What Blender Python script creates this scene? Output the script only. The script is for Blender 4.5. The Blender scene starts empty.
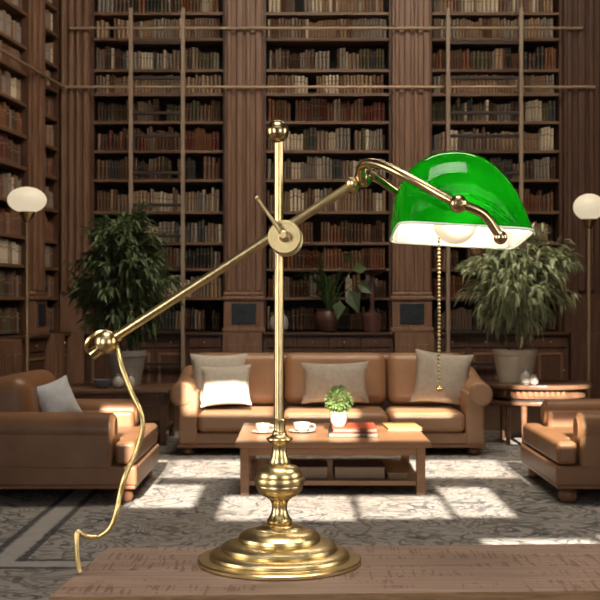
import bpy, bmesh, math, random
from mathutils import Vector, Matrix, Euler
R = math.radians
scene = bpy.context.scene
COL = scene.collection

# ------------------------------------------------------------------ camera
F = 1200.0            # focal length in pixels of the 600 px frame
EYE = 1.2
cam_data = bpy.data.cameras.new('camera')
cam = bpy.data.objects.new('camera', cam_data)
COL.objects.link(cam)
cam.location = (0, 0, EYE)
cam.rotation_euler = (R(90), 0, 0)
cam_data.sensor_width = 36
cam_data.lens = 36 * F / 600
cam_data.clip_start = 0.05
cam_data.dof.use_dof = True
cam_data.dof.focus_distance = 1.56
cam_data.dof.aperture_fstop = 30
scene.camera = cam

def P(px, py, Y):
    """point of the place seen at pixel px, py at distance Y"""
    return Vector(((px - 300) * Y / F, Y, EYE - (py - 300) * Y / F))

# ------------------------------------------------------------------ world, sun, added fill lights
scene.view_settings.view_transform = 'Standard'
scene.view_settings.look = 'None'
scene.view_settings.gamma = 1
scene.view_settings.exposure = 0.0
world = bpy.data.worlds.new('sky')
scene.world = world
world.use_nodes = True
bg = world.node_tree.nodes['Background']
bg.inputs[0].default_value = (0.75, 0.85, 1.0, 1)
bg.inputs[1].default_value = 1.0

SUN_TAN = 0.5
WALL_Y = -2.0
sun_d = bpy.data.lights.new('sun', 'SUN')
sun_d.energy = 26.0
sun_d.color = (1.0, 0.90, 0.76)
sun_d.angle = R(0.35)
sun = bpy.data.objects.new('sun', sun_d)
COL.objects.link(sun)
sun.location = (0, -6, 8)
sun.rotation_euler = Vector((0.0, 1.0, -SUN_TAN)).to_track_quat('-Z', 'Y').to_euler()

def area(name, loc, target, sx, sy, power, color, spread=180):
    d = bpy.data.lights.new(name, 'AREA')
    d.shape = 'RECTANGLE'; d.size = sx; d.size_y = sy
    d.energy = power; d.color = color; d.spread = R(spread)
    o = bpy.data.objects.new(name, d); COL.objects.link(o)
    o.location = loc
    o.rotation_euler = (Vector(target) - Vector(loc)).to_track_quat('-Z', 'Y').to_euler()
    return o
# unseen fill lights added behind the viewer to put highlights in the brass
area('window_daylight', (-2.1, WALL_Y + 0.05, 1.75), (0, 1.6, 1.0), 1.0, 2.3, 20, (1.0, 0.96, 0.90), 80)
area('window_daylight', (2.1, WALL_Y + 0.05, 1.75), (0, 1.6, 1.0), 1.6, 2.3, 11, (1.0, 0.96, 0.90), 80)
area('clerestory_daylight', (0.3, WALL_Y + 0.05, 5.0), (0.3, 10, 2.5), 6.5, 2.4, 45, (1.0, 0.93, 0.84))  # wide soft fill added high up behind the viewer
area('skylight_daylight', (0.8, 9.0, 6.9), (0.8, 12.0, 0), 4.0, 3.0, 560, (1.0, 0.87, 0.70))  # overhead fill added to brighten the bookcases, the ceiling has no opening
area('skylight_daylight', (0.0, 1.3, 6.9), (0.0, 1.8, 0), 3.0, 2.5, 48, (1.0, 0.95, 0.88), 75)  # second overhead fill, added for highlights on top of the desk lamp
# side fills added level with the desk to brighten the brass edges
area('side_window_daylight', (3.66, 1.3, 1.7), (0, 1.5, 1.3), 1.5, 2.2, 16, (1.0, 0.96, 0.90), 90)
area('side_window_daylight', (-3.62, 1.0, 1.7), (0, 1.4, 1.3), 1.5, 2.2, 16, (1.0, 0.96, 0.90), 90)

# ------------------------------------------------------------------ materials
def mat(name, color, rough=0.6, metal=0.0, spec=0.4, coat=0.0):
    m = bpy.data.materials.new(name); m.use_nodes = True
    b = m.node_tree.nodes['Principled BSDF']
    b.inputs['Base Color'].default_value = (*color, 1)
    b.inputs['Roughness'].default_value = rough
    b.inputs['Metallic'].default_value = metal
    b.inputs['Specular IOR Level'].default_value = spec
    b.inputs['Coat Weight'].default_value = coat
    return m
def N(m, t, **kw):
    n = m.node_tree.nodes.new(t)
    for k, v in kw.items(): setattr(n, k, v)
    return n
def L(m, a, b): m.node_tree.links.new(a, b)
def BS(m): return m.node_tree.nodes['Principled BSDF']
def ramp(m, stops):
    r = N(m, 'ShaderNodeValToRGB')
    e = r.color_ramp.elements
    while len(e) < len(stops): e.new(0.5)
    for i, (p, c) in enumerate(stops):
        e[i].position = p; e[i].color = (*c, 1)
    return r
def coords(m, kind='Object', scale=(1, 1, 1), rot=(0, 0, 0)):
    t = N(m, 'ShaderNodeTexCoord'); mp = N(m, 'ShaderNodeMapping')
    mp.inputs['Scale'].default_value = scale; mp.inputs['Rotation'].default_value = rot
    L(m, t.outputs[kind], mp.inputs['Vector'])
    return mp.outputs['Vector']
def noise(m, vec, scale, detail=4, rough=0.55, dist=0.0):
    n = N(m, 'ShaderNodeTexNoise')
    n.inputs['Scale'].default_value = scale; n.inputs['Detail'].default_value = detail
    n.inputs['Roughness'].default_value = rough; n.inputs['Distortion'].default_value = dist
    L(m, vec, n.inputs['Vector'])
    return n.outputs['Fac']
def bump(m, h, strength=0.2, dist=0.01):
    b = N(m, 'ShaderNodeBump'); b.inputs['Strength'].default_value = strength
    b.inputs['Distance'].default_value = dist
    L(m, h, b.inputs['Height']); L(m, b.outputs['Normal'], BS(m).inputs['Normal'])
def mth(m, op, a, b=None, c=None):
    n = N(m, 'ShaderNodeMath', operation=op)
    for i, v in enumerate((a, b, c)):
        if v is None: continue
        if isinstance(v, (int, float)): n.inputs[i].default_value = v
        else: L(m, v, n.inputs[i])
    return n.outputs[0]
def mixc(m, f, a, b):
    n = N(m, 'ShaderNodeMix', data_type='RGBA')
    if isinstance(f, (int, float)): n.inputs[0].default_value = f
    else: L(m, f, n.inputs[0])
    for i, v in ((6, a), (7, b)):
        if isinstance(v, tuple): n.inputs[i].default_value = (*v, 1)
        else: L(m, v, n.inputs[i])
    return n.outputs[2]
def noisy(name, c1, c2, scale=(1, 1, 1), ns=5, rough=0.6, bmp=0.15, spec=0.4, coat=0.0, detail=4, bd=0.004):
    m = mat(name, c1, rough, spec=spec, coat=coat)
    v = coords(m, 'Object', scale)
    f = noise(m, v, ns, detail)
    r = ramp(m, [(0.3, c1), (0.7, c2)])
    L(m, f, r.inputs[0]); L(m, r.outputs[0], BS(m).inputs['Base Color'])
    if bmp: bump(m, f, bmp, bd)
    return m

case_wood = noisy('case_wood', (0.062, 0.028, 0.016), (0.125, 0.060, 0.034), (6, 6, 0.6), 4, 0.45)
case_light = noisy('pilaster_wood', (0.17, 0.086, 0.048), (0.28, 0.155, 0.092), (6, 6, 0.5), 4, 0.42)
shelf_wood = noisy('shelf_wood', (0.14, 0.074, 0.040), (0.23, 0.13, 0.076), (0.6, 6, 6), 4, 0.45)
case_dark = noisy('case_back', (0.012, 0.008, 0.006), (0.025, 0.016, 0.011), (3, 3, 1), 4, 0.7)
counter_wood = noisy('counter_wood', (0.05, 0.022, 0.013), (0.10, 0.05, 0.03), (0.6, 6, 6), 4, 0.3)
blue_panel = noisy('slate_panel', (0.012, 0.016, 0.022), (0.03, 0.038, 0.048), (1, 1, 1), 12, 0.35)
plaster = mat('plaster', (0.16, 0.12, 0.09), 0.8)
ceil_m = mat('ceiling_paint', (0.14, 0.09, 0.06), 0.8)
rail_metal = mat('aged_brass', (0.50, 0.37, 0.24), 0.45, 0.5)
ladder_wood = noisy('ladder_wood', (0.27, 0.19, 0.13), (0.38, 0.28, 0.20), (5, 5, 0.5), 4, 0.45)
rung_m = mat('dark_rung', (0.035, 0.022, 0.016), 0.5)
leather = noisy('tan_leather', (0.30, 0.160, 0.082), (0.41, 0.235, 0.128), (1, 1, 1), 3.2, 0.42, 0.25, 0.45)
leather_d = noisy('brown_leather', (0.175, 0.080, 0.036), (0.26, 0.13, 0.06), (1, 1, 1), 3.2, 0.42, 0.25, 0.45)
bun_wood = mat('turned_foot_wood', (0.22, 0.10, 0.05), 0.35)
cream_fabric = noisy('cream_fabric', (0.47, 0.42, 0.35), (0.56, 0.51, 0.43), (1, 1, 1), 30, 0.85, 0.2)
grey_fabric = noisy('grey_fabric', (0.36, 0.31, 0.25), (0.44, 0.39, 0.32), (1, 1, 1), 30, 0.75, 0.2)
pale_fabric = noisy('pale_fabric', (0.50, 0.52, 0.53), (0.60, 0.62, 0.63), (1, 1, 1), 30, 0.85, 0.2)
table_wood = noisy('coffee_table_wood', (0.22, 0.108, 0.052), (0.34, 0.178, 0.09), (0.6, 5, 5), 4, 0.33)
side_wood = noisy('side_table_wood', (0.10, 0.052, 0.03), (0.19, 0.10, 0.06), (0.8, 5, 5), 4, 0.3)
porcelain = mat('porcelain', (0.42, 0.39, 0.34), 0.25, spec=0.5)
cream_pot = noisy('cream_stoneware', (0.62, 0.54, 0.40), (0.74, 0.66, 0.51), (1, 1, 1), 9, 0.55)
grey_pot = noisy('grey_stoneware', (0.26, 0.24, 0.21), (0.34, 0.31, 0.27), (1, 1, 1), 9, 0.6)
brown_pot = noisy('brown_glaze', (0.075, 0.035, 0.028), (0.13, 0.065, 0.05), (1, 1, 1), 9, 0.3)
soil = noisy('soil', (0.02, 0.013, 0.008), (0.05, 0.03, 0.02), (1, 1, 1), 60, 0.95, 0.5)
bark = noisy('bark', (0.12, 0.09, 0.055), (0.22, 0.17, 0.11), (1, 1, 0.3), 30, 0.8)
red_cover = mat('red_cloth_cover', (0.42, 0.075, 0.035), 0.55)
black_cover = mat('black_cover', (0.02, 0.018, 0.017), 0.4)
brown_cover = mat('brown_cover', (0.10, 0.05, 0.032), 0.5)
tan_cover = mat('tan_cover', (0.52, 0.30, 0.12), 0.5)
paper = mat('paper', (0.26, 0.19, 0.13), 0.8)

def leaf_mat(name, c1, c2):
    m = mat(name, c1, 0.42, spec=0.4)
    g = N(m, 'ShaderNodeNewGeometry')
    r = ramp(m, [(0.0, c1), (1.0, c2)])
    L(m, g.outputs['Random Per Island'], r.inputs[0])
    L(m, r.outputs[0], BS(m).inputs['Base Color'])
    tr = N(m, 'ShaderNodeBsdfTranslucent'); mx = N(m, 'ShaderNodeMixShader')
    mx.inputs[0].default_value = 0.25
    L(m, r.outputs[0], tr.inputs[0])
    L(m, BS(m).outputs[0], mx.inputs[1]); L(m, tr.outputs[0], mx.inputs[2])
    L(m, mx.outputs[0], m.node_tree.nodes['Material Output'].inputs[0])
    return m
leaf_green = leaf_mat('ficus_leaf', (0.04, 0.07, 0.026), (0.15, 0.20, 0.085))
leaf_pale = leaf_mat('pale_leaf', (0.22, 0.27, 0.13), (0.60, 0.66, 0.42))
leaf_deep = leaf_mat('deep_leaf', (0.03, 0.065, 0.02), (0.10, 0.17, 0.055))
leaf_bright = leaf_mat('bush_leaf', (0.10, 0.17, 0.05), (0.26, 0.36, 0.13))

def brass_mat(name, color, rough):
    m = mat(name, color, rough, 1.0)
    v = coords(m)
    f = noise(m, v, 60, 3)
    r = ramp(m, [(0.3, tuple(c * 0.82 for c in color)), (0.7, color)])
    L(m, f, r.inputs[0]); L(m, r.outputs[0], BS(m).inputs['Base Color'])
    return m
brass = brass_mat('antique_brass', (0.72, 0.56, 0.28), 0.30)
brass_l = brass_mat('pale_brass', (0.66, 0.53, 0.28), 0.42)
brass_d = brass_mat('bronzed_brass', (0.56, 0.42, 0.22), 0.24)
cord_m = brass_mat('gold_braided_cord', (0.72, 0.55, 0.24), 0.36)
gold = mat('polished_gold', (0.95, 0.72, 0.22), 0.15, 1.0)

def emit_mat(name, color, s):
    m = bpy.data.materials.new(name); m.use_nodes = True
    b = BS(m); b.inputs['Base Color'].default_value = (*color, 1)
    b.inputs['Emission Color'].default_value = (*color, 1)
    b.inputs['Emission Strength'].default_value = s
    return m
globe_m = emit_mat('lit_opal_globe', (0.80, 0.67, 0.46), 0.82)
BS(globe_m).inputs['Base Color'].default_value = (0.25, 0.22, 0.17, 1)
bulb_m = emit_mat('lit_frosted_bulb', (1.0, 0.84, 0.60), 0.45)

def glass_layer(name, color, mixf, gloss, rough=0.05):
    m = bpy.data.materials.new(name); m.use_nodes = True
    nt = m.node_tree; nt.nodes.remove(BS(m)); out = nt.nodes['Material Output']
    d = N(m, 'ShaderNodeBsdfDiffuse'); t = N(m, 'ShaderNodeBsdfTranslucent')
    d.inputs[0].default_value = (*color, 1); t.inputs[0].default_value = (*color, 1)
    a = N(m, 'ShaderNodeMixShader'); a.inputs[0].default_value = mixf
    L(m, d.outputs[0], a.inputs[1]); L(m, t.outputs[0], a.inputs[2])
    g = N(m, 'ShaderNodeBsdfGlossy'); g.inputs['Roughness'].default_value = rough
    fr = N(m, 'ShaderNodeFresnel'); fr.inputs[0].default_value = 1.5
    fm = mth(m, 'MULTIPLY', fr.outputs[0], gloss)
    b = N(m, 'ShaderNodeMixShader'); L(m, fm, b.inputs[0])
    L(m, a.outputs[0], b.inputs[1]); L(m, g.outputs[0], b.inputs[2])
    L(m, b.outputs[0], out.inputs[0])
    return m
green_glass = glass_layer('green_cased_glass', (0.002, 0.19, 0.003), 0.4, 0.55)
opal_glass = glass_layer('white_opal_lining', (0.90, 0.88, 0.84), 0.45, 0.5, 0.2)
rim_glass = mat('clear_green_rim', (0.75, 0.85, 0.72), 0.15, spec=0.6)

# desk timber: boards along x, grain, saw marks
def desk_material():
    m = mat('rough_sawn_timber', (0.2, 0.12, 0.08), 0.55)
    v = coords(m, 'Object', (1, 1, 1))
    sep = N(m, 'ShaderNodeSeparateXYZ'); L(m, v, sep.inputs[0])
    g = noise(m, coords(m, 'Object', (3, 60, 60)), 3, 6, 0.6, 0.3)
    r = ramp(m, [(0.25, (0.135, 0.078, 0.052)), (0.55, (0.205, 0.130, 0.092)), (0.8, (0.27, 0.18, 0.13))])
    L(m, g, r.inputs[0])
    board = mth(m, 'FRACT', mth(m, 'MULTIPLY', sep.outputs[1], 1 / 0.062))
    seam = mth(m, 'LESS_THAN', board, 0.035)
    # short saw marks in bands
    mv = coords(m, 'Object', (190, 16, 1), (0, 0, R(10)))
    mark = noise(m, mv, 1.0, 2, 0.5)
    band = noise(m, coords(m, 'Object', (5, 26, 1)), 1.0, 2)
    mk = mth(m, 'MULTIPLY', mth(m, 'GREATER_THAN', mark, 0.56), mth(m, 'GREATER_THAN', band, 0.50))
    c = mixc(m, mth(m, 'MULTIPLY', mk, 0.8), r.outputs[0], (0.10, 0.042, 0.022))
    c = mixc(m, mth(m, 'MULTIPLY', seam, 0.6), c, (0.07, 0.035, 0.022))
    L(m, c, BS(m).inputs['Base Color'])
    bump(m, g, 0.25, 0.002)
    return m
desk_m = desk_material()
desk_edge = noisy('timber_edge', (0.13, 0.068, 0.030), (0.23, 0.13, 0.06), (8, 30, 60), 4, 0.6, 0.3)

def rug_material():
    m = mat('persian_rug_wool', (0.2, 0.2, 0.2), 0.95, spec=0.1)
    v = coords(m)
    sep = N(m, 'ShaderNodeSeparateXYZ'); L(m, v, sep.inputs[0])
    x, y = sep.outputs[0], sep.outputs[1]
    # distorted cells make the floral ornament
    nz = N(m, 'ShaderNodeTexNoise'); nz.inputs['Scale'].default_value = 2.2; nz.inputs['Detail'].default_value = 4
    L(m, v, nz.inputs['Vector'])
    add = N(m, 'ShaderNodeVectorMath', operation='MULTIPLY_ADD')
    L(m, nz.outputs['Color'], add.inputs[0]); add.inputs[1].default_value = (0.7, 0.7, 0); L(m, v, add.inputs[2])
    vo = N(m, 'ShaderNodeTexVoronoi', feature='DISTANCE_TO_EDGE'); vo.inputs['Scale'].default_value = 3.2
    L(m, add.outputs[0], vo.inputs['Vector'])
    vn = noise(m, v, 3.4, 1.5, 0.4, 1.2)
    vine = mth(m, 'LESS_THAN', mth(m, 'ABSOLUTE', mth(m, 'SUBTRACT', vn, 0.5)), 0.022)
    v2 = N(m, 'ShaderNodeTexVoronoi', feature='F1'); v2.inputs['Scale'].default_value = 4.6
    L(m, add.outputs[0], v2.inputs['Vector'])
    rings = mth(m, 'SINE', mth(m, 'MULTIPLY', v2.outputs['Distance'], 34))
    petal = mth(m, 'GREATER_THAN', rings, 0.25)
    wear = noise(m, v, 9, 6, 0.7)
    big = noise(m, v, 1.1, 3)
    base = mixc(m, mth(m, 'MULTIPLY', petal, 0.8), (0.33, 0.31, 0.285), (0.075, 0.075, 0.082))
    base = mixc(m, mth(m, 'MULTIPLY', vine, 0.85), base, (0.035, 0.038, 0.05))
    brown = ramp(m, [(0.42, (0, 0, 0)), (0.62, (1, 1, 1))]); L(m, big, brown.inputs[0])
    base = mixc(m, mth(m, 'MULTIPLY', brown.outputs[0], 0.35), base, (0.17, 0.115, 0.08))
    wr = ramp(m, [(0.40, (0, 0, 0)), (0.62, (1, 1, 1))]); L(m, wear, wr.inputs[0])
    base = mixc(m, mth(m, 'MULTIPLY', wr.outputs[0], 0.55), base, (0.32, 0.30, 0.27))
    # woven border lines, inset from the edge
    dx = mth(m, 'MINIMUM', mth(m, 'SUBTRACT', x, -1.30), mth(m, 'SUBTRACT', 1.95, x))
    dy = mth(m, 'MINIMUM', mth(m, 'SUBTRACT', y, 5.45), mth(m, 'SUBTRACT', 9.9, y))
    d = mth(m, 'MINIMUM', dx, dy)
    def line(at, w):
        return mth(m, 'LESS_THAN', mth(m, 'ABSOLUTE', mth(m, 'SUBTRACT', d, at)), w)
    base = mixc(m, mth(m, 'MULTIPLY', line(-0.05, 0.05), 0.8), base, (0.36, 0.34, 0.32))
    base = mixc(m, mth(m, 'MULTIPLY', line(0.03, 0.018), 0.8), base, (0.04, 0.042, 0.05))
    base = mixc(m, mth(m, 'MULTIPLY', line(-0.13, 0.018), 0.8), base, (0.04, 0.042, 0.05))
    base = mixc(m, mth(m, 'MULTIPLY', line(-0.72, 0.03), 0.8), base, (0.34, 0.32, 0.30))
    base = mixc(m, mth(m, 'MULTIPLY', line(-0.78, 0.02), 0.8), base, (0.04, 0.042, 0.05))
    L(m, base, BS(m).inputs['Base Color'])
    bump(m, wear, 0.4, 0.006)
    return m
rug_m = rug_material()
floor_m = noisy('floor_timber', (0.055, 0.032, 0.02), (0.11, 0.065, 0.04), (6, 0.6, 1), 3, 0.35)

# book leathers: v of the uv runs up the spine, gilt bands at its ends
BOOKC = {
    'dark brown': (0.080, 0.040, 0.024), 'brown': (0.15, 0.075, 0.045), 'chestnut': (0.20, 0.075, 0.035),
    'tan': (0.36, 0.23, 0.14), 'cream': (0.62, 0.52, 0.38), 'grey': (0.28, 0.235, 0.19),
    'black': (0.020, 0.017, 0.016), 'dark red': (0.115, 0.022, 0.014), 'olive': (0.085, 0.070, 0.035),
    'orange': (0.36, 0.13, 0.035), 'taupe': (0.23, 0.155, 0.11), 'slate': (0.055, 0.055, 0.058)}
book_mats = {}
for k, c in BOOKC.items():
    m = mat('book_' + k.replace(' ', '_'), c, 0.55)
    t = N(m, 'ShaderNodeTexCoord'); s = N(m, 'ShaderNodeSeparateXYZ'); L(m, t.outputs['UV'], s.inputs[0])
    b = None
    for at, w in ((0.10, 0.012), (0.16, 0.008), (0.84, 0.012), (0.90, 0.008), (0.68, 0.04)):
        q = mth(m, 'LESS_THAN', mth(m, 'ABSOLUTE', mth(m, 'SUBTRACT', s.outputs[1], at)), w)
        b = q if b is None else mth(m, 'MAXIMUM', b, q)
    lum = sum(c) / 3
    band = (0.26, 0.19, 0.10) if lum < 0.2 else (0.12, 0.07, 0.04)
    L(m, mixc(m, mth(m, 'MULTIPLY', b, 0.55), c, band), BS(m).inputs['Base Color'])
    book_mats[k] = m

# ------------------------------------------------------------------ mesh helpers
def nb(): return bmesh.new()
def add_box(bm, lo, hi, bev=0.0, seg=2, M=None):
    c = [(a + b) / 2 for a, b in zip(lo, hi)]; s = [abs(b - a) for a, b in zip(lo, hi)]
    t = bmesh.new()
    bmesh.ops.create_cube(t, size=1)
    bmesh.ops.scale(t, vec=s, verts=t.verts)
    if bev > 0:
        bmesh.ops.bevel(t, geom=t.edges[:], offset=min(bev, min(s) * 0.49), segments=seg, profile=0.5, affect='EDGES')
    bmesh.ops.translate(t, vec=c, verts=t.verts)
    if M is not None: bmesh.ops.transform(t, matrix=M, verts=t.verts)
    merge(bm, t)
def merge(bm, t):
    me = bpy.data.meshes.new('tmp'); t.to_mesh(me); t.free()
    bm.from_mesh(me); bpy.data.meshes.remove(me)
def frame_of(d):
    d = d.normalized()
    a = Vector((0, 0, 1)) if abs(d.z) < 0.9 else Vector((0, 1, 0))
    u = d.cross(a).normalized(); v = u.cross(d).normalized()
    return u, v
def add_tube(bm, pts, rad, seg=12, cap=True):
    pts = [Vector(p) for p in pts]
    rads = rad if isinstance(rad, (list, tuple)) else [rad] * len(pts)
    prev = None; rings = []
    for i, p in enumerate(pts):
        d = (pts[min(i + 1, len(pts) - 1)] - pts[max(i - 1, 0)]).normalized()
        if prev is None: u, v = frame_of(d)
        else:
            u = (prev - d * prev.dot(d)).normalized(); v = u.cross(d).normalized()
        prev = u
        rings.append([bm.verts.new(p + (u * math.cos(a) + v * math.sin(a)) * rads[i])
                      for a in (2 * math.pi * k / seg for k in range(seg))])
    for r0, r1 in zip(rings, rings[1:]):
        for k in range(seg):
            bm.faces.new((r0[k], r0[(k + 1) % seg], r1[(k + 1) % seg], r1[k]))
    if cap:
        bm.faces.new(rings[0][::-1]); bm.faces.new(rings[-1])
def add_lathe(bm, prof, base, seg=40, axis=Vector((0, 0, 1)), cap=True):
    """prof: list of (radius, height) along axis from base"""
    base = Vector(base); axis = axis.normalized()
    if abs(axis.z) > 0.999: u, v = Vector((1, 0, 0)), Vector((0, 1, 0))
    else: u, v = frame_of(axis)
    rings = [[bm.verts.new(base + axis * h + (u * math.cos(a) + v * math.sin(a)) * max(r, 1e-4))
              for a in (2 * math.pi * k / seg for k in range(seg))] for r, h in prof]
    for r0, r1 in zip(rings, rings[1:]):
        for k in range(seg):
            bm.faces.new((r0[k], r0[(k + 1) % seg], r1[(k + 1) % seg], r1[k]))
    if cap:
        bm.faces.new(rings[0][::-1]); bm.faces.new(rings[-1])
def add_ball(bm, c, r, seg=24, sc=(1, 1, 1)):
    t = bmesh.new()
    bmesh.ops.create_uvsphere(t, u_segments=seg, v_segments=seg // 2, radius=r)
    bmesh.ops.scale(t, vec=sc, verts=t.verts)
    bmesh.ops.translate(t, vec=Vector(c), verts=t.verts)
    merge(bm, t)
def add_prism(bm, poly, z0, z1, bev=0.0, seg=3, M=None):
    t = bmesh.new()
    a = [t.verts.new((x, y, z0)) for x, y in poly]; b = [t.verts.new((x, y, z1)) for x, y in poly]
    n = len(poly)
    t.faces.new(a[::-1]); t.faces.new(b)
    for k in range(n): t.faces.new((a[k], a[(k + 1) % n], b[(k + 1) % n], b[k]))
    bmesh.ops.recalc_face_normals(t, faces=t.faces)
    if bev > 0: bmesh.ops.bevel(t, geom=t.edges[:], offset=bev, segments=seg, profile=0.5, affect='EDGES')
    if M is not None: bmesh.ops.transform(t, matrix=M, verts=t.verts)
    merge(bm, t)
def smooth_path(pts, n=8):
    pts = [Vector(p) for p in pts]; out = []
    for i in range(len(pts) - 1):
        p0, p1, p2, p3 = pts[max(i - 1, 0)], pts[i], pts[i + 1], pts[min(i + 2, len(pts) - 1)]
        for k in range(n):
            t = k / n
            out.append(0.5 * ((2 * p1) + (p2 - p0) * t + (2 * p0 - 5 * p1 + 4 * p2 - p3) * t * t
                              + (-p0 + 3 * p1 - 3 * p2 + p3) * t ** 3))
    out.append(pts[-1])
    return out

WLOC = {}
def thing(name, label, cat, loc=(0, 0, 0), group=None):
    o = bpy.data.objects.new(name, None); COL.objects.link(o)
    o.empty_display_size = 0.1
    o.location = loc; o['label'] = label; o['category'] = cat
    if group: o['group'] = group
    WLOC[o] = Vector(loc)
    return o
def obj(name, bm, m, parent=None, origin=None, smooth=True, label=None, ang=35):
    org = Vector(origin) if origin is not None else (WLOC[parent].copy() if parent else Vector((0, 0, 0)))
    bmesh.ops.recalc_face_normals(bm, faces=bm.faces)
    bmesh.ops.translate(bm, vec=-org, verts=bm.verts)
    me = bpy.data.meshes.new(name); bm.to_mesh(me); bm.free()
    for mm in (m if isinstance(m, (list, tuple)) else [m]): me.materials.append(mm)
    o = bpy.data.objects.new(name, me); COL.objects.link(o)
    if smooth:
        me.shade_smooth(); me.set_sharp_from_angle(angle=R(ang))
        if ang == 35:
            w = o.modifiers.new('weighted_normal', 'WEIGHTED_NORMAL'); w.keep_sharp = True; w.weight = 80
    if parent:
        o.parent = parent; o.location = org - WLOC[parent]
    else: o.location = org
    WLOC[o] = org
    if label: o['label'] = label
    return o
def tag(o, label, cat, group=None):
    o['label'] = label; o['category'] = cat
    if group: o['group'] = group
    return o
def struct(name, bm, m, **kw):
    o = obj(name, bm, m, **kw); o['kind'] = 'structure'; return o
def one(name, bm, m, label, cat, origin, group=None, **kw):
    return tag(obj(name, bm, m, origin=origin, **kw), label, cat, group)

# ------------------------------------------------------------------ room shell
CEIL = 7.0
BX = 3.72
u_l = Vector((-0.109, -0.994, 0)).normalized()      # along the left wall, towards the viewer
n_l = Vector((0.994, -0.109, 0)).normalized()       # out of the left wall, into the room
c_l = Vector((-2.8, 14.1, 0))                       # where its shelf fronts meet the back wall's
b = nb(); add_box(b, (-6, WALL_Y - 0.3, -0.1), (BX + 0.3, 15, 0)); struct('floor', b, floor_m, smooth=False)
b = nb(); add_box(b, (-6, WALL_Y - 0.3, CEIL), (BX + 0.3, 15, CEIL + 0.1)); struct('ceiling', b, ceil_m, smooth=False)
b = nb(); add_box(b, (-4, 14.52, 0), (BX + 0.2, 14.7, CEIL)); struct('wall_back', b, case_wood, smooth=False)
b = nb(); add_box(b, (BX, WALL_Y, 0), (BX + 0.15, 14.52, CEIL)); struct('wall_right', b, case_wood, smooth=False)
b = nb()
a0 = c_l - n_l * 0.45 - u_l * 0.4; a1 = c_l - n_l * 0.45 + u_l * 16.5
add_prism(b, [(a0.x, a0.y), (a1.x, a1.y), ((a1 - n_l * .15).x, (a1 - n_l * .15).y), ((a0 - n_l * .15).x, (a0 - n_l * .15).y)], 0, CEIL)
struct('wall_left', b, case_wood, smooth=False)

# unseen wall behind the viewer, openings cut to shape the sun patches (x0, x1, z0, z1)
def fz(fy): return (fy - WALL_Y) * SUN_TAN
HOLES = [(-2.5, -1.3, 0.8, 2.55), (1.3, 2.5, 0.8, 2.55)]
# floor band beyond the coffee table
HOLES += [(-1.30, -1.09, fz(8.22), fz(8.95)), (-1.09, -0.95, fz(7.75), fz(8.95)), (-0.92, 0.35, fz(8.05), fz(8.95)), (0.45, 1.45, fz(8.05), fz(8.95)),
          (1.49, 1.64, fz(7.72), fz(8.85)), (1.64, 2.35, fz(8.22), fz(8.70))]
# floor band before the coffee table
HOLES += [(-0.45, 0.30, fz(6.5), fz(7.32)), (0.34, 0.83, fz(6.55), fz(7.32)), (0.87, 1.18, fz(6.6), fz(7.65)), (-1.0, -0.62, fz(6.9), fz(7.75))]
HOLES += [(0.9, 1.45, fz(5.75), fz(6.0)), (1.5, 2.1, fz(5.8), fz(6.1))]
# onto the sofa
HOLES += [(-0.88, -0.22, fz(9.85), fz(10.42)), (-0.16, 0.45, fz(9.82), fz(10.22)), (0.72, 1.16, fz(9.82), fz(10.25)), (1.75, 2.5, fz(9.9), fz(10.8))]
xs = sorted({-4.9, BX} | {h[0] for h in HOLES} | {h[1] for h in HOLES})
zs = sorted({0, CEIL} | {h[2] for h in HOLES} | {h[3] for h in HOLES})
b = nb()
for i in range(len(xs) - 1):
    run = None
    for j in range(len(zs) - 1):
        cx, cz = (xs[i] + xs[i + 1]) / 2, (zs[j] + zs[j + 1]) / 2
        hole = any(h[0] < cx < h[1] and h[2] < cz < h[3] for h in HOLES)
        if not hole: run = run or [zs[j], 0]; run[1] = zs[j + 1]
        if (hole or j == len(zs) - 2) and run:
            add_box(b, (xs[i], WALL_Y - 0.02, run[0]), (xs[i + 1], WALL_Y, run[1])); run = None
struct('wall_front', b, plaster, smooth=False)

def added_window(n, c, u, w, h):
    # unseen frame added to go with a fill light: stiles, rails and glazing bars
    b = nb(); u = Vector(u)
    for t in (-w / 2, -w / 6, w / 6, w / 2):
        q = Vector(c) + u * t; add_box(b, (q.x - 0.025, q.y - 0.025, c[2] - h / 2), (q.x + 0.025, q.y + 0.025, c[2] + h / 2))
    for z in (-h / 2, -h / 4, 0, h / 4, h / 2):
        p0, p1 = Vector(c) - u * w / 2, Vector(c) + u * w / 2
        add_tube(b, [p0 + Vector((0, 0, z)), p1 + Vector((0, 0, z))], 0.02, 8)
    struct('window_%d' % n, b, case_wood, smooth=False)
added_window(1, (3.69, 1.3, 1.7), (0, 1, 0), 1.6, 2.3)
added_window(2, (-3.70, 1.0, 1.7), (0, 1, 0), 1.6, 2.3)
added_window(3, (-1.9, WALL_Y, 1.675), (1, 0, 0), 1.2, 1.75)
added_window(4, (1.9, WALL_Y, 1.675), (1, 0, 0), 1.2, 1.75)

# ------------------------------------------------------------------ bookcases
def YZ(py, Y): return EYE - (py - 300) * Y / F
BOARD_PX = [12, 38, 69, 93, 121, 150, 179, 211, 242, 268, 297]
FY = 14.1
def pxX(px, Y=FY): return (px - 300) * Y / F
board_z = [YZ(p, FY) for p in BOARD_PX]
TOPZ = board_z[0] + 0.38 * 4
COUNTER = 0.83
all_z = [TOPZ - 0.04, board_z[0] + 1.14, board_z[0] + 0.76, board_z[0] + 0.38] + board_z + [COUNTER + 0.02]

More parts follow.
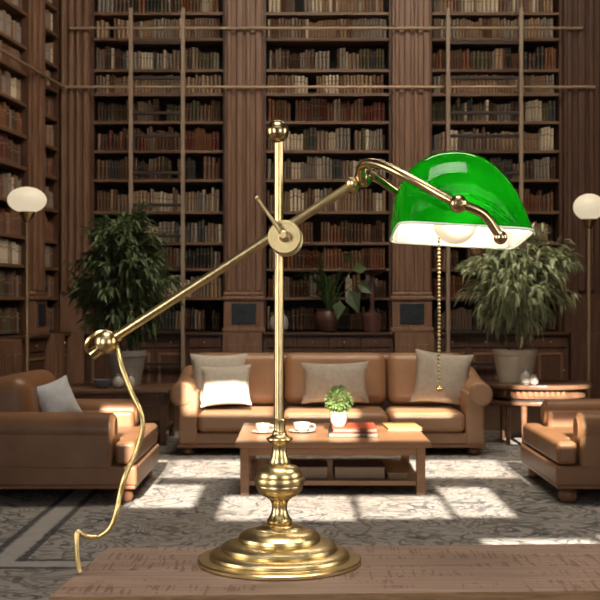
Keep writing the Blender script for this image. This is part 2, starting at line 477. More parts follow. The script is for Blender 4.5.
def local_to(origin, u, n):
    """matrix: local x along the case, local y into the case, z up"""
    return Matrix(((u.x, -n.x, 0, origin.x), (u.y, -n.y, 0, origin.y), (0, 0, 1, 0), (0, 0, 0, 1)))
def bookcase(label, origin, u, n, w, doors, group, bd=0.46):
    M = local_to(origin, u, n)
    t = thing('bookcase', label, 'bookcase', origin, group)
    def pt(name, lo, hi, m, bev=0.0, par=t):
        bb = nb(); add_box(bb, lo, hi, bev, 2, M); return obj(name, bb, m, par, smooth=bev > 0)
    pt('back_panel', (0, 0.38, 0), (w, 0.40, TOPZ), case_dark)
    pt('side_panel', (-0.03, -0.01, 0), (0.0, 0.40, TOPZ), case_wood)
    pt('side_panel', (w, -0.01, 0), (w + 0.03, 0.40, TOPZ), case_wood)
    for z in all_z[:-1]:
        pt('shelf', (0.001, 0, z - 0.034), (w - 0.001, 0.379, z), shelf_wood)
    pt('top_panel', (-0.03, -0.01, TOPZ), (w + 0.03, 0.4, TOPZ + 0.2), case_wood)
    # base cupboard
    pt('countertop', (-0.02, -bd, COUNTER - 0.03), (w + 0.02, 0.379, COUNTER), counter_wood, 0.008)
    pt('cupboard', (-0.02, 0.06 - bd, 0.08), (w + 0.02, 0.379, COUNTER - 0.031), case_wood)
    pt('plinth', (-0.02, 0.08 - bd, 0.0), (w + 0.02, 0.379, 0.079), counter_wood)
    dw = w / doors
    for k in range(doors):
        x0, x1 = k * dw + 0.015, (k + 1) * dw - 0.015
        d = pt('drawer', (x0, 0.04 - bd, 0.66), (x1, 0.059 - bd, 0.785), case_wood, 0.006)
        bb = nb(); add_ball(bb, M @ Vector(((x0 + x1) / 2, 0.028 - bd, 0.72)), 0.013, 10); obj('knob', bb, rail_metal, d)
        d = pt('door', (x0, 0.04 - bd, 0.10), (x1, 0.059 - bd, 0.64), case_wood, 0.006)
        bb = nb()
        for s in (0.0, 1.0):
            xx = x0 + 0.03 + (x1 - x0 - 0.09) * s
            add_box(bb, (xx, 0.028 - bd, 0.14), (xx + 0.03, 0.039 - bd, 0.60), 0.004, 2, M)
        add_box(bb, (x0 + 0.061, 0.028 - bd, 0.57), (x1 - 0.061, 0.039 - bd, 0.60), 0.004, 2, M)
        add_box(bb, (x0 + 0.061, 0.028 - bd, 0.14), (x1 - 0.061, 0.039 - bd, 0.17), 0.004, 2, M)
        obj('door_moulding', bb, case_light, d)
        bb = nb(); add_ball(bb, M @ Vector((x1 - 0.02, 0.03 - bd, 0.40)), 0.011, 10); obj('knob', bb, rail_metal, d)
    return M
ex, ny = Vector((1, 0, 0)), Vector((0, -1, 0))
BAYS = []
def back_bay(p0, p1, label, short, doors):
    o = Vector((pxX(p0), FY, 0)); w = pxX(p1) - pxX(p0)
    M = bookcase(label, o, ex, ny, w, doors, None)
    BAYS.append((M, w, short, 'b'))
back_bay(94, 223, 'tall dark wood bookcase bay behind the ladder and the leafy plant on the left', 'left bookcase', 4)
back_bay(266, 389, 'tall dark wood middle bookcase bay behind the lamp pole and the sofa', 'middle bookcase', 4)
back_bay(432, 559, 'tall dark wood bookcase bay on the right behind the green lampshade and ladder', 'right bookcase', 4)
def left_bay(t0, t1, label, short):
    # local x must run left to right as seen, i.e. from the viewer's end to the far end
    o = c_l + u_l * t1; w = t1 - t0
    M = bookcase(label, o, -u_l, n_l, w, 2, None, 0.26)
    BAYS.append((M, w, short, 'l'))
left_bay(0.14, 0.786, 'narrow side wall bookcase bay in the corner beyond the left floor lamp', 'corner bookcase')
left_bay(1.22, 2.75, 'side wall bookcase bay at the left edge behind the globe floor lamp', 'left edge bookcase')

# pilasters between the bays
def pilaster(n, origin, u, nn, w, ribs, m=case_light, depth=0.44, y0=-0.14, pedestal=True, pedY=-0.50):
    M = local_to(origin, u, nn)
    b = nb()
    add_box(b, (0, y0, COUNTER), (w, y0 + depth, CEIL - 0.01), 0.0, 1, M)
    rw = w / ribs
    for k in range(ribs):
        add_box(b, (k * rw + rw * 0.22, y0 - 0.05, 1.30), ((k + 1) * rw - rw * (0.10 if k % 2 else 0.3), y0 - 0.0, CEIL - 0.02), 0.014, 3, M)
    if pedestal:
        add_box(b, (-0.03, y0 - 0.09, 1.20), (w + 0.03, y0 + 0.05, 1.245), 0.012, 2, M)
        add_box(b, (-0.015, y0 - 0.065, 1.246), (w + 0.015, y0 + 0.05, 1.295), 0.015, 2, M)
        add_box(b, (-0.01, y0 - 0.06, COUNTER), (w + 0.01, y0, 1.199), 0.004, 2, M)
        add_box(b, (-0.03, y0 - 0.08, COUNTER), (w + 0.03, y0 - 0.0, COUNTER + 0.05), 0.008, 2, M)
    add_box(b, (0, pedY, 0), (w, 0.3, COUNTER), 0.0, 1, M)
    for k in range(2):
        add_box(b, (w * (0.1 + 0.45 * k), pedY - 0.015, 0.12), (w * (0.45 + 0.45 * k), pedY, 0.70), 0.006, 2, M)
    o = struct('trim_%d' % n, b, m, smooth=False)
    if pedestal and w > 0.3:
        b = nb(); add_box(b, (w * 0.18, y0 - 0.072, COUNTER + 0.09), (w * 0.82, y0 - 0.061, 1.16), 0.006, 2, M)
        obj('inset_panel', b, blue_panel, o, label='dark slate blue inset panel')
    return o
G = 0.032
pilaster(1, Vector((pxX(223) + G, FY, 0)), ex, ny, pxX(266) - pxX(223) - 2 * G, 4)
pilaster(2, Vector((pxX(389) + G, FY, 0)), ex, ny, pxX(432) - pxX(389) - 2 * G, 4)
pilaster(3, Vector((-2.79, FY, 0)), ex, ny, pxX(94) + 2.79 - G, 4, pedestal=False)
pilaster(4, Vector((pxX(559) + G, FY, 0)), ex, ny, 3.70 - pxX(559) - G, 5, case_wood, pedestal=False)
pilaster(5, c_l + u_l * (1.22 - G), -u_l, n_l, 0.434 - 2 * G, 2, y0=-0.03, pedY=-0.29)
# far edge next to the corner and the wall run nearer the viewer
pilaster(6, c_l + u_l * (3.3), -u_l, n_l, 0.5, 3, y0=-0.12)

# ------------------------------------------------------------------ books
random.seed(11)
def ordinal(n):
    base = ['', 'first', 'second', 'third', 'fourth', 'fifth', 'sixth', 'seventh', 'eighth', 'ninth', 'tenth', 'eleventh',
            'twelfth', 'thirteenth', 'fourteenth', 'fifteenth', 'sixteenth', 'seventeenth', 'eighteenth', 'nineteenth']
    if n < 20: return base[n]
    tens = {2: 'twent', 3: 'thirt', 4: 'fort', 5: 'fift', 6: 'sixt'}[n // 10]
    return tens + 'ieth' if n % 10 == 0 else tens + 'y-' + base[n % 10]
def book_shape(bm, M, midx=0, uvl=None):
    sec = [(-.5, .5), (-.5, -.36), (-.32, -.47), (0, -.5), (.32, -.47), (.5, -.36), (.5, .5)]
    lo = [bm.verts.new(M @ Vector((x, y, 0))) for x, y in sec]
    hi = [bm.verts.new(M @ Vector((x, y, 1))) for x, y in sec]
    fs = [bm.faces.new(lo[::-1]), bm.faces.new(hi)]
    for k in range(7): fs.append(bm.faces.new((lo[k], lo[(k + 1) % 7], hi[(k + 1) % 7], hi[k])))
    los = set(lo)
    for i, f in enumerate(fs):
        f.material_index = midx
        for lp in f.loops:
            lp[uvl].uv = (0.0, 0.5 if i < 2 else (0.0 if lp.vert in los else 1.0))
PALETTES = {
    'warm': ['brown', 'chestnut', 'dark red', 'brown', 'dark brown', 'chestnut', 'taupe'],
    'pale': ['tan', 'cream', 'taupe', 'grey', 'tan', 'taupe', 'brown', 'grey'],
    'grey': ['grey', 'taupe', 'slate', 'dark brown', 'grey', 'olive', 'cream'],
    'dark': ['black', 'dark brown', 'slate', 'dark brown', 'olive', 'brown', 'taupe'],
    'mixed': ['brown', 'tan', 'grey', 'dark brown', 'taupe', 'chestnut', 'olive', 'cream', 'black']}
# palettes per shelf, from the top of the photograph downwards
ROWS = {0: ['mixed', 'pale', 'grey', 'pale', 'dark', 'warm', 'dark', 'pale', 'grey', 'mixed', 'pale', 'dark'],
        1: ['pale', 'pale', 'grey', 'pale', 'warm', 'grey', 'grey', 'pale', 'warm', 'warm', 'mixed', 'dark'],
        2: ['pale', 'pale', 'mixed', 'pale', 'grey', 'pale', 'grey', 'warm', 'mixed', 'warm', 'warm', 'dark'],
        3: ['mixed', 'pale', 'pale', 'warm', 'warm', 'pale', 'warm', 'pale', 'warm', 'pale', 'dark', 'dark'],
        4: ['warm', 'pale', 'pale', 'warm', 'pale', 'warm', 'warm', 'pale', 'warm', 'pale', 'dark', 'dark']}
books = []
HIDE = [(125, 272, 48, 62), (517, 272, 52, 58), (461, 210, 66, 55), (340, 290, 26, 40), (27, 200, 19, 13)]
for bi, (M, w, short, side) in enumerate(BAYS):
    # board index in all_z: 4 is the highest one in the photograph
    for si in range(3, len(all_z)):
        z = all_z[si]
        row = si - 4
        pal = PALETTES[ROWS[bi][max(row, 0)]]
        top = all_z[si - 1] - 0.034
        room = top - z
        x = 0.012 + random.uniform(0, 0.02); k = 0
        run = 0; colr = None; hgt = 0
        if si == len(all_z) - 1 and bi == 1: x = 0.01
        while True:
            bw = random.uniform(0.024, 0.052)
            if x + bw > w - 0.012: break
            if run <= 0:
                run = random.choice([1, 1, 1, 2, 2, 3, 4]); colr = random.choice(pal)
                hgt = min(room - 0.03, random.uniform(0.19, 0.275)); wset = random.uniform(0.026, 0.05)
            bw = wset; run -= 1
            if x + bw > w - 0.012: break
            if random.random() < 0.012: x += random.uniform(0.04, 0.12); run = 0; continue
            k += 1
            h = min(room - 0.015, hgt * random.uniform(0.94, 1.05))
            dep = random.uniform(0.15, 0.19); yb = random.uniform(0.035, 0.05) + dep / 2
            if side == 'l' and w - x > 2.0: x += bw; continue
            books.append(dict(bay=bi, shelf=row, k=k, c=colr, w=bw - 0.007, h=h, d=dep, x=x + bw / 2, y=yb, z=z, M=M, short=short, side=side))
            x += bw
for bk in books:
    p = bk['M'] @ Vector((bk['x'], bk['y'] - bk['d'] / 2, bk['z'] + bk['h'] / 2))
    px, py = 300 + p.x / p.y * F, 300 - (p.z - EYE) / p.y * F
    nrm = (bk['M'].to_3x3() @ Vector((0, -1, 0)))
    vis = abs(nrm.dot(Vector((p.x, p.y, p.z - EYE)).normalized()))
    a = bk['w'] * bk['h'] * vis / p.y ** 2
    if not (2 < px < 598 and 4 < py < 326): a = 0
    if bk['side'] == 'b' and px < 96: a = 0
    if any(((px - hx) / rx) ** 2 + ((py - hy) / ry) ** 2 < 1 for hx, hy, rx, ry in HIDE): a = 0
    bk['a'] = a
books.sort(key=lambda q: -q['a'])
cache = {}
def book_mesh(c):
    if c not in cache:
        bm = nb(); uvl = bm.loops.layers.uv.new('uv'); book_shape(bm, Matrix.Identity(4), 0, uvl)
        bmesh.ops.recalc_face_normals(bm, faces=bm.faces)
        me = bpy.data.meshes.new('book'); bm.to_mesh(me); bm.free(); me.materials.append(book_mats[c]); cache[c] = me
    return cache[c]
proto = None
keys = list(BOOKC)
rest = nb(); ruv = rest.loops.layers.uv.new('uv')
SHN = ['topmost visible shelf'] + [ordinal(i) + ' shelf down' for i in range(2, 14)]
for i, bk in enumerate(books):
    MM = bk['M'] @ Matrix.Translation((bk['x'], bk['y'], bk['z'] + 0.0005))
    if i < 300 and bk['a'] > 0:
        if proto is None:
            proto = bpy.data.objects.new('book', book_mesh(bk['c'])); o = proto
        else:
            o = proto.copy(); o.data = book_mesh(bk['c'])
        COL.objects.link(o)
        o.matrix_world = MM @ Matrix.Diagonal((bk['w'], bk['d'], bk['h'], 1))
        size = 'tall ' if bk['h'] > 0.25 else ('short ' if bk['h'] < 0.21 else '')
        sh = SHN[max(0, bk['shelf'] + 0)]
        tag(o, '%s%s book, %s from the left, %s, %s' % (size, bk['c'], ordinal(bk['k']), sh, bk['short']), 'book',
            'books on the shelves of the ' + bk['short'])
    else:
        book_shape(rest, MM @ Matrix.Diagonal((bk['w'], bk['d'], bk['h'], 1)), keys.index(bk['c']), ruv)
o = obj('books', rest, [book_mats[k] for k in keys], smooth=False)
tag(o, 'rows of old leather books filling the remaining shelves of the library wall', 'books', 'library wall books'); o['kind'] = 'stuff'

# ------------------------------------------------------------------ ladder rails and ladders
def ladder_rail(pts, label, brackets):
    t = thing('ladder_rail', label, 'rail', pts[0])
    b = nb(); add_tube(b, pts, 0.016, 10); obj('bar', b, rail_metal, t)
    for p in brackets:
        b = nb(); add_tube(b, [p, p + Vector((0, 0.07, 0))], 0.012, 8); obj('bracket', b, rail_metal, t)
LY = 13.86
ladder_rail([P(70, 28, LY), P(583, 28, LY)], 'upper horizontal brass ladder rail crossing the bookcases', [P(q, 28, LY) for q in (244, 411, 572)])
kk = c_l + n_l * 0.10 + u_l * 0.235
zz = P(0, 87, LY).z
ladder_rail([Vector(((c_l + n_l * 0.10 + u_l * 3.2).x, (c_l + n_l * 0.10 + u_l * 3.2).y, zz)), Vector((kk.x, kk.y, zz)),
             Vector((kk.x + 0.02, LY, zz)), P(595, 87, LY)],
            'lower horizontal brass ladder rail turning the corner onto the side wall', [P(q, 87, LY) for q in (244, 411, 572)])
def ladder(p0, p1, label, rungs):
    Y = 13.60
    t = thing('library_ladder', label, 'ladder', P((p0 + p1) / 2, 300 + EYE * F / Y, Y), 'library ladders')
    for p in (p0, p1):
        x = P(p, 0, Y).x
        b = nb(); add_box(b, (x - 0.022, Y - 0.03, 0.0), (x + 0.022, Y + 0.03, YZ(8, Y)), 0.008, 2); s = obj('stile', b, ladder_wood, t)
        b = nb(); add_box(b, (x - 0.012, Y + 0.031, zz - 0.01), (x + 0.012, Y + 0.243, zz + 0.04), 0.004); obj('hook', b, rail_metal, s)
    for q in rungs:
        z = YZ(q, Y)
        b = nb(); add_box(b, (P(p0, 0, Y).x + 0.023, Y - 0.022, z - 0.018), (P(p1, 0, Y).x - 0.023, Y + 0.022, z + 0.018), 0.006); obj('rung', b, rung_m, t)
RUNGS = [43, 78, 113, 136, 173, 205, 236, 268, 300, 332, 364, 396]
ladder(131, 183, 'tall library ladder standing in front of the left bookcase above the leafy plant', RUNGS)
ladder(448, 521, 'wide library ladder in front of the right bookcase behind the green lampshade', RUNGS)

# ------------------------------------------------------------------ rug
b = nb(); add_box(b, (-3.0, 3.6, 0.0), (3.1, 10.9, 0.012), 0.004, 1)
one('rug', b, rug_m, 'large grey and navy patterned rug under the sofa and armchairs', 'rug', (0, 0, 0))
GZ = 0.012

# ------------------------------------------------------------------ upholstery
def bun_foot(parent, x, y, z1, r=0.05, m=bun_wood):
    h = z1 - GZ
    b = nb(); add_lathe(b, [(r * .55, 0), (r * .85, h * .12), (r, h * .4), (r * .9, h * .7), (r * .62, h * .85), (r * .7, h)], (x, y, GZ), 20)
    obj('foot', b, m, parent)
def pillow_mesh(w, h, t, n=18, pinch=0.10, seed=0):
    rnd = random.Random(seed)
    b = nb(); g = {}
    ph = rnd.uniform(0, 6)
    for s in (1, -1):
        for i in range(n + 1):
            for j in range(n + 1):
                u, v = -1 + 2 * i / n, -1 + 2 * j / n
                if s < 0 and (i in (0, n) or j in (0, n)): g[(s, i, j)] = g[(1, i, j)]; continue
                th = max(0, (1 - abs(u) ** 2.4) * (1 - abs(v) ** 2.4)) ** 0.55
                wob = 1 + 0.06 * math.sin(5 * u + ph) * math.cos(4 * v + ph)
                x = u * (1 - pinch * (1 - abs(v) ** 2) * abs(u) ** 2) * w / 2
                z = v * (1 - pinch * (1 - abs(u) ** 2) * abs(v) ** 2) * h / 2
                g[(s, i, j)] = b.verts.new((x, -s * t / 2 * th * wob, z))
    for s in (1, -1):
        for i in range(n):
            for j in range(n):
                q = [g[(s, i, j)], g[(s, i + 1, j)], g[(s, i + 1, j + 1)], g[(s, i, j + 1)]]
                if s < 0: q.reverse()
                if len(set(q)) >= 3: b.faces.new(q)
    return b
def pillow(label, w, h, t, c, rot, m, seed=0):
    b = pillow_mesh(w, h, t, seed=seed)
    M = Matrix.Translation(c) @ Matrix.Rotation(rot[1], 4, 'Y') @ Matrix.Rotation(rot[2], 4, 'Z') @ Matrix.Rotation(rot[0], 4, 'X')
    bmesh.ops.transform(b, matrix=M, verts=b.verts)
    return one('throw_pillow', b, m, label, 'pillow', c, 'throw pillows', ang=80)

# sofa
SX0, SX1, SY0, SY1 = -0.93, 1.41, 9.16, 10.12
sofa = thing('sofa', 'three seat tan leather sofa with rolled arms behind the coffee table', 'sofa', ((SX0 + SX1) / 2, 9.6, GZ))
b = nb(); add_box(b, (SX0 + 0.0, SY0 + 0.02, 0.09), (SX1 - 0.0, SY1, 0.185), 0.02, 3); obj('base', b, leather, sofa)
b = nb(); add_box(b, (SX0 - 0.01, SY0 + 0.0, 0.070), (SX1 + 0.01, SY1 + 0.01, 0.095), 0.006); obj('base_rail', b, bun_wood, sofa)
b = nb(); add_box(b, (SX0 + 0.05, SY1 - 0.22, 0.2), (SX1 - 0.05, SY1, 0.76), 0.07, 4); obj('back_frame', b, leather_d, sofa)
ix0, ix1 = SX0 + 0.14, SX1 - 0.14
seams = [ix0, P(283, 0, 9.3).x, P(388, 0, 9.3).x, ix1]
for a, c in zip(seams, seams[1:]):
    b = nb(); add_box(b, (a + 0.005, SY0 + 0.0, 0.188), (c - 0.005, SY1 - 0.38, 0.335), 0.045, 5)
    for v in b.verts:
        if v.co.z > 0.31:
            uu = (v.co.x - (a + c) / 2) / ((c - a) / 2); v.co.z += 0.018 * (1 - uu * uu)
    s = obj('seat_cushion', b, leather, sofa)
seams = [ix0 - 0.02, P(284, 0, 9.75).x, P(387, 0, 9.75).x, ix1 + 0.02]
for a, c in zip(seams, seams[1:]):
    M = Matrix.Translation(((a + c) / 2, SY1 - 0.31, 0.345)) @ Matrix.Rotation(R(-9), 4, 'X')
    b = nb(); add_box(b, (-(c - a) / 2 + 0.004, -0.11, 0.0), ((c - a) / 2 - 0.004, 0.10, 0.42), 0.075, 6)
    bmesh.ops.subdivide_edges(b, edges=[e for e in b.edges if e.calc_length() > 0.2], cuts=4, use_grid_fill=True)
    for v in b.verts:
        uu, vv = v.co.x / ((c - a) / 2), (v.co.z - 0.22) / 0.22
        if v.co.y < 0: v.co.y -= 0.03 * max(0, 1 - uu * uu) * max(0, 1 - vv * vv)
    bmesh.ops.transform(b, matrix=M, verts=b.verts)
    obj('back_cushion', b, leather, sofa)
for s, x in ((-1, SX0), (1, SX1)):
    b = nb()
    xa, xb = sorted((x, x - s * 0.145))
    add_box(b, (xa, SY0 + 0.01, 0.09), (xb, SY1 - 0.02, 0.50), 0.02, 3)
    # arms rise a little towards the back
    add_tube(b, [(x - s * 0.03, SY0 + 0.005, 0.475), (x - s * 0.03, SY0 + 0.02, 0.475), (x - s * 0.03, SY0 + 0.5, 0.50), (x - s * 0.03, SY1 - 0.1, 0.56)], [0.082, 0.095, 0.095, 0.10], 28)
    a = obj('arm', b, leather, sofa)
    b = nb(); add_tube(b, [(x - s * 0.03, SY0 - 0.006, 0.475), (x - s * 0.03, SY0 + 0.006, 0.475)], [0.072, 0.076], 28)
    obj('scroll_panel', b, leather, a)
for x in (SX0 + 0.07, SX1 - 0.07):
    for y in (SY0 + 0.07, SY1 - 0.08): bun_foot(sofa, x, y, 0.071, 0.05)

pillow('cream square cushion propped behind another at the left end of the sofa', 0.46, 0.42, 0.15, P(219, 379, 9.58), (R(-12), 0, R(6)), cream_fabric, 1)
pillow('smaller cream cushion in front of the larger one at the sofa left end', 0.40, 0.34, 0.14, P(226, 385.5, 9.37), (R(-24), R(-3), R(-3)), cream_fabric, 2)
pillow('wide cream cushion in the middle of the sofa right of the lamp pole', 0.54, 0.335, 0.15, P(335, 382.5, 9.57), (R(-14), R(-1), R(-2)), grey_fabric, 3)
pillow('square taupe cushion at the right end of the sofa beneath the pull chain', 0.46, 0.43, 0.15, P(442, 378, 9.53), (R(-13), R(6), R(-4)), grey_fabric, 4)

# armchairs: local x runs back from the front edge
def armchair(label, x0, s, lea):
    """x0: front edge, s: direction pointing to the back of the chair"""
    yN, yF = 6.98, 8.12
    t = thing('armchair', label, 'armchair', (x0 + s * 0.6, 7.55, GZ), 'leather armchairs')
    def X(a): return x0 + s * a
    def bx(b, a0, a1, y0, y1, z0, z1, bev, seg=4):
        p, q = sorted((X(a0), X(a1))); add_box(b, (p, y0, z0), (q, y1, z1), bev, seg)
    b = nb(); bx(b, 0.0, 1.15, yN + 0.0, yF, 0.115, 0.232, 0.018); obj('base', b, lea, t)
    b = nb(); bx(b, 0.01, 1.14, yN + 0.01, yF - 0.01, 0.098, 0.118, 0.005); obj('base_rail', b, bun_wood, t)
    poly = [(X(0.01), yN + 0.02), (X(0.01), yF - 0.02), (X(0.13), yF - 0.02), (X(0.13), yF - 0.235), (X(0.72), yF - 0.235),
            (X(0.72), yN + 0.235), (X(0.13), yN + 0.235), (X(0.13), yN + 0.02)]
    b = nb(); add_prism(b, poly, 0.236, 0.372, 0.028, 4); obj('seat_cushion', b, lea, t)
    for y, o in ((yN, -1), (yF, 1)):
        b = nb()
        y0, y1 = sorted((y - o * 0.005, y - o * 0.22))
        bx(b, 0.145, 1.12, y0, y1, 0.20, 0.47, 0.03)
        cy = y - o * 0.09
        add_tube(b, [(X(0.14), cy, 0.445), (X(0.155), cy, 0.445), (X(0.6), cy, 0.448), (X(1.1), cy, 0.455)], [0.078, 0.092, 0.092, 0.092], 28)
        a = obj('arm', b, lea, t)
        b = nb(); add_tube(b, [(X(0.133), cy, 0.445), (X(0.142), cy, 0.445)], [0.066, 0.072], 28); obj('scroll_panel', b, lea, a)
    b = nb(); bx(b, -0.02, 0.34, -0.46, 0.46, -0.02, 0.46, 0.10, 6)
    M = Matrix.Translation((X(0.62) - X(0), 7.55, 0.30)) @ Matrix.Translation((X(0), 0, 0)) @ Matrix.Rotation(s * R(9), 4, 'Y') @ Matrix.Translation((-X(0), 0, 0))
    bmesh.ops.transform(b, matrix=M, verts=b.verts); obj('backrest', b, lea, t)
    b = nb(); bx(b, 0.98, 1.16, yN + 0.06, yF - 0.06, 0.15, 0.66, 0.06); obj('back_frame', b, lea, t)
    for a in (0.09, 1.06):
        for y in (yN + 0.09, yF - 0.09): bun_foot(t, X(a), y, 0.099, 0.058)
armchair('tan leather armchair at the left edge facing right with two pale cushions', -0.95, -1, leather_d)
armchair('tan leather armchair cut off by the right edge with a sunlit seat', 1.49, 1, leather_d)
pillow('pale grey square cushion leaning on the left armchair backrest', 0.27, 0.27, 0.10, P(57, 401, 7.40), (R(-8), R(-20), R(42)), pale_fabric, 5)
pillow('white cushion half cut off by the left edge on the left armchair', 0.27, 0.27, 0.10, P(10, 402, 7.36), (R(-10), R(-24), R(46)), cream_fabric, 6)

# ------------------------------------------------------------------ coffee table
CX0, CX1, CY0, CY1, CZ = -0.395, 0.80, 7.28, 8.45, 0.335
ct = thing('coffee_table', 'low wooden coffee table with a lower shelf in front of the sofa', 'table', ((CX0 + CX1) / 2, 7.9, GZ))
b = nb(); add_box(b, (CX0, CY0, CZ - 0.032), (CX1, CY1, CZ), 0.008, 2); obj('tabletop', b, table_wood, ct)
b = nb(); add_box(b, (CX0 + 0.05, CY0 + 0.05, CZ - 0.085), (CX1 - 0.05, CY1 - 0.05, CZ - 0.033)); obj('apron', b, table_wood, ct, smooth=False)
for x in (CX0 + 0.03, CX1 - 0.09):
    for y in (CY0 + 0.03, CY1 - 0.09):
        b = nb(); add_box(b, (x, y, GZ), (x + 0.055, y + 0.055, CZ - 0.033), 0.006); obj('leg', b, table_wood, ct)
b = nb(); add_box(b, (CX0 + 0.06, CY0 + 0.06, 0.065), (CX1 - 0.06, CY1 - 0.06, 0.095), 0.004); obj('lower_shelf', b, table_wood, ct)
def flat_book(label, x0, x1, y0, y1, z0, h, cover, rot=0.0, group='books lying flat'):
    c = Vector(((x0 + x1) / 2, (y0 + y1) / 2, z0))
    M = Matrix.Translation(c) @ Matrix.Rotation(R(rot), 4, 'Z')
    w, d = (x1 - x0) / 2, (y1 - y0) / 2
    t = thing('book', label, 'book', c, group)
    b = nb()
    add_box(b, (-w, -d, 0), (w, d, 0.004), 0, 1, M); add_box(b, (-w, -d, h - 0.004), (w, d, h), 0, 1, M)
    add_box(b, (-w, d - 0.006, 0.004), (w, d, h - 0.004), 0, 1, M)
    obj('cover', b, cover, t, smooth=False)
    b = nb(); add_box(b, (-w + 0.006, -d + 0.006, 0.0042), (w - 0.006, d - 0.0065, h - 0.0042), 0, 1, M); obj('pages', b, paper, t, smooth=False)
T = CZ + 0.0005
flat_book('black book lying under the red book on the coffee table', P(329, 0, 7.6).x, P(379, 0, 7.6).x, 7.55, 7.95, T, 0.030, black_cover, -2)
flat_book('red covered book on top of the black book on the coffee table', P(332, 0, 7.6).x, P(377, 0, 7.6).x, 7.57, 7.93, T + 0.0305, 0.024, red_cover, 1)
flat_book('thin tan book lying flat at the right end of the coffee table top', P(386, 0, 8.0).x, P(420, 0, 8.0).x, 7.95, 8.30, T, 0.018, tan_cover, 3)
S = 0.0955
flat_book('thick dark brown book on the coffee table lower shelf at centre', P(334, 0, 7.45).x, P(385, 0, 7.45).x, 7.40, 7.75, S, 0.075, brown_cover)
flat_book('dark brown book on the coffee table lower shelf behind the lamp stem', P(268, 0, 7.45).x, P(328, 0, 7.45).x, 7.40, 7.75, S, 0.075, brown_cover)
flat_book('tan book on the coffee table lower shelf beside the right legs', P(387, 0, 7.45).x, P(408, 0, 7.45).x, 7.42, 7.95, S, 0.035, tan_cover)

def cup(label, c, r, h, saucer=True):
    t = thing('teacup', label, 'cup', c, 'tea cups on the coffee table')
    c = Vector(c)
    if saucer:
        b = nb(); add_lathe(b, [(r * .5, 0), (r * .7, 0.002), (r * 1.55, 0.012), (r * 1.55, 0.015), (r * .7, 0.007), (0, 0.006)], c, 28); obj('saucer', b, porcelain, t)
    b = nb(); add_lathe(b, [(r * .5, 0.008), (r * .8, h * .35), (r, h), (r * .94, h), (r * .74, h * .38), (r * .3, 0.016), (0, 0.016)], c, 28); obj('bowl', b, porcelain, t)
    b = nb(); add_tube(b, smooth_path([c + Vector((r * .95, 0, h * .85)), c + Vector((r * 1.45, 0, h * .75)), c + Vector((r * 1.35, 0, h * .35)), c + Vector((r * .85, 0, h * .3))], 5), 0.004, 8); obj('handle', b, porcelain, t)
cup('white teacup on a saucer right of the lamp stem', (P(302, 0, 7.85).x, 7.85, T), 0.058, 0.062)
cup('small white cup partly hidden left of the lamp stem', (P(263, 0, 7.8).x, 7.8, T), 0.05, 0.06)

def leaf(bm, p, d, length, width, up=Vector((0, 0, 1)), fold=0.25, droop=0.2):
    d = d.normalized(); s = d.cross(up)
    if s.length < 1e-3: s = Vector((1, 0, 0))
    s.normalize(); n = s.cross(d).normalized()
    mid = p + d * length * 0.45
    tip = p + d * length - Vector((0, 0, 1)) * length * droop
    a = bm.verts.new(p); l = bm.verts.new(mid + s * width / 2 + n * width * fold); r = bm.verts.new(mid - s * width / 2 + n * width * fold)
    m = bm.verts.new(mid); t = bm.verts.new(tip)
    bm.faces.new((a, l, m)); bm.faces.new((a, m, r)); bm.faces.new((l, t, m)); bm.faces.new((m, t, r))
def rv(rnd):
    while True:
        v = Vector((rnd.uniform(-1, 1), rnd.uniform(-1, 1), rnd.uniform(-1, 1)))
        if 0.05 < v.length < 1: return v

# small potted bush on the table
c = Vector((P(339, 0, 7.75).x - 0.005, 7.75, T + 0.055))
c = Vector((P(338.5, 0, 7.75).x, 7.72, T + 0.0555))
t = thing('potted_bush', 'small round green bush in a white pot beside the red book', 'plant', c)
b = nb(); add_lathe(b, [(0.038, 0), (0.052, 0.03), (0.057, 0.075), (0.062, 0.08), (0.062, 0.088), (0.052, 0.088), (0.050, 0.075), (0, 0.072)], c, 28); obj('pot', b, porcelain, t)
rnd = random.Random(3); b = nb()
cc = c + Vector((0, 0, 0.165))
for _ in range(800):
    v = rv(rnd); v = v.normalized() * (0.55 + 0.45 * rnd.random())
    v = Vector((v.x * 0.076, v.y * 0.076, v.z * 0.082))
    leaf(b, cc + v, v.normalized() + rv(rnd) * 0.8, 0.028, 0.016, droop=0.1)
obj('foliage', b, leaf_bright, t, smooth=False)

# ------------------------------------------------------------------ side tables
def oval(cx, cy, rx, ry, n=40): return [(cx + rx * math.cos(2 * math.pi * k / n), cy + ry * math.sin(2 * math.pi * k / n)) for k in range(n)]
cx, cy = 1.985, 10.05
stR = thing('side_table', 'oval dark wood side table right of the sofa under the cream plant pot', 'table', (cx, cy, GZ), 'side tables')
b = nb(); add_prism(b, oval(cx, cy, 0.455, 0.42), 0.475, 0.51, 0.008, 2); obj('tabletop', b, side_wood, stR)
b = nb(); add_prism(b, oval(cx, cy, 0.40, 0.37), 0.400, 0.474); obj('drawer_band', b, side_wood, stR)
for k in range(11):
    b = nb()
    x = cx - 0.32 + k * 0.045; yy = cy - 0.37 * math.sqrt(max(0, 1 - ((x + 0.014 - cx) / 0.40) ** 2)) - 0.008
    add_box(b, (x, yy, 0.418), (x + 0.028, yy + 0.012, 0.458), 0.003)
    obj('carved_bead', b, bun_wood, stR)
b = nb(); add_prism(b, oval(cx, cy, 0.43, 0.40), 0.345, 0.375, 0.008, 2); obj('shelf', b, side_wood, stR)
b = nb(); add_prism(b, oval(cx, cy, 0.38, 0.35), 0.374, 0.401); obj('shelf_band', b, case_dark, stR)
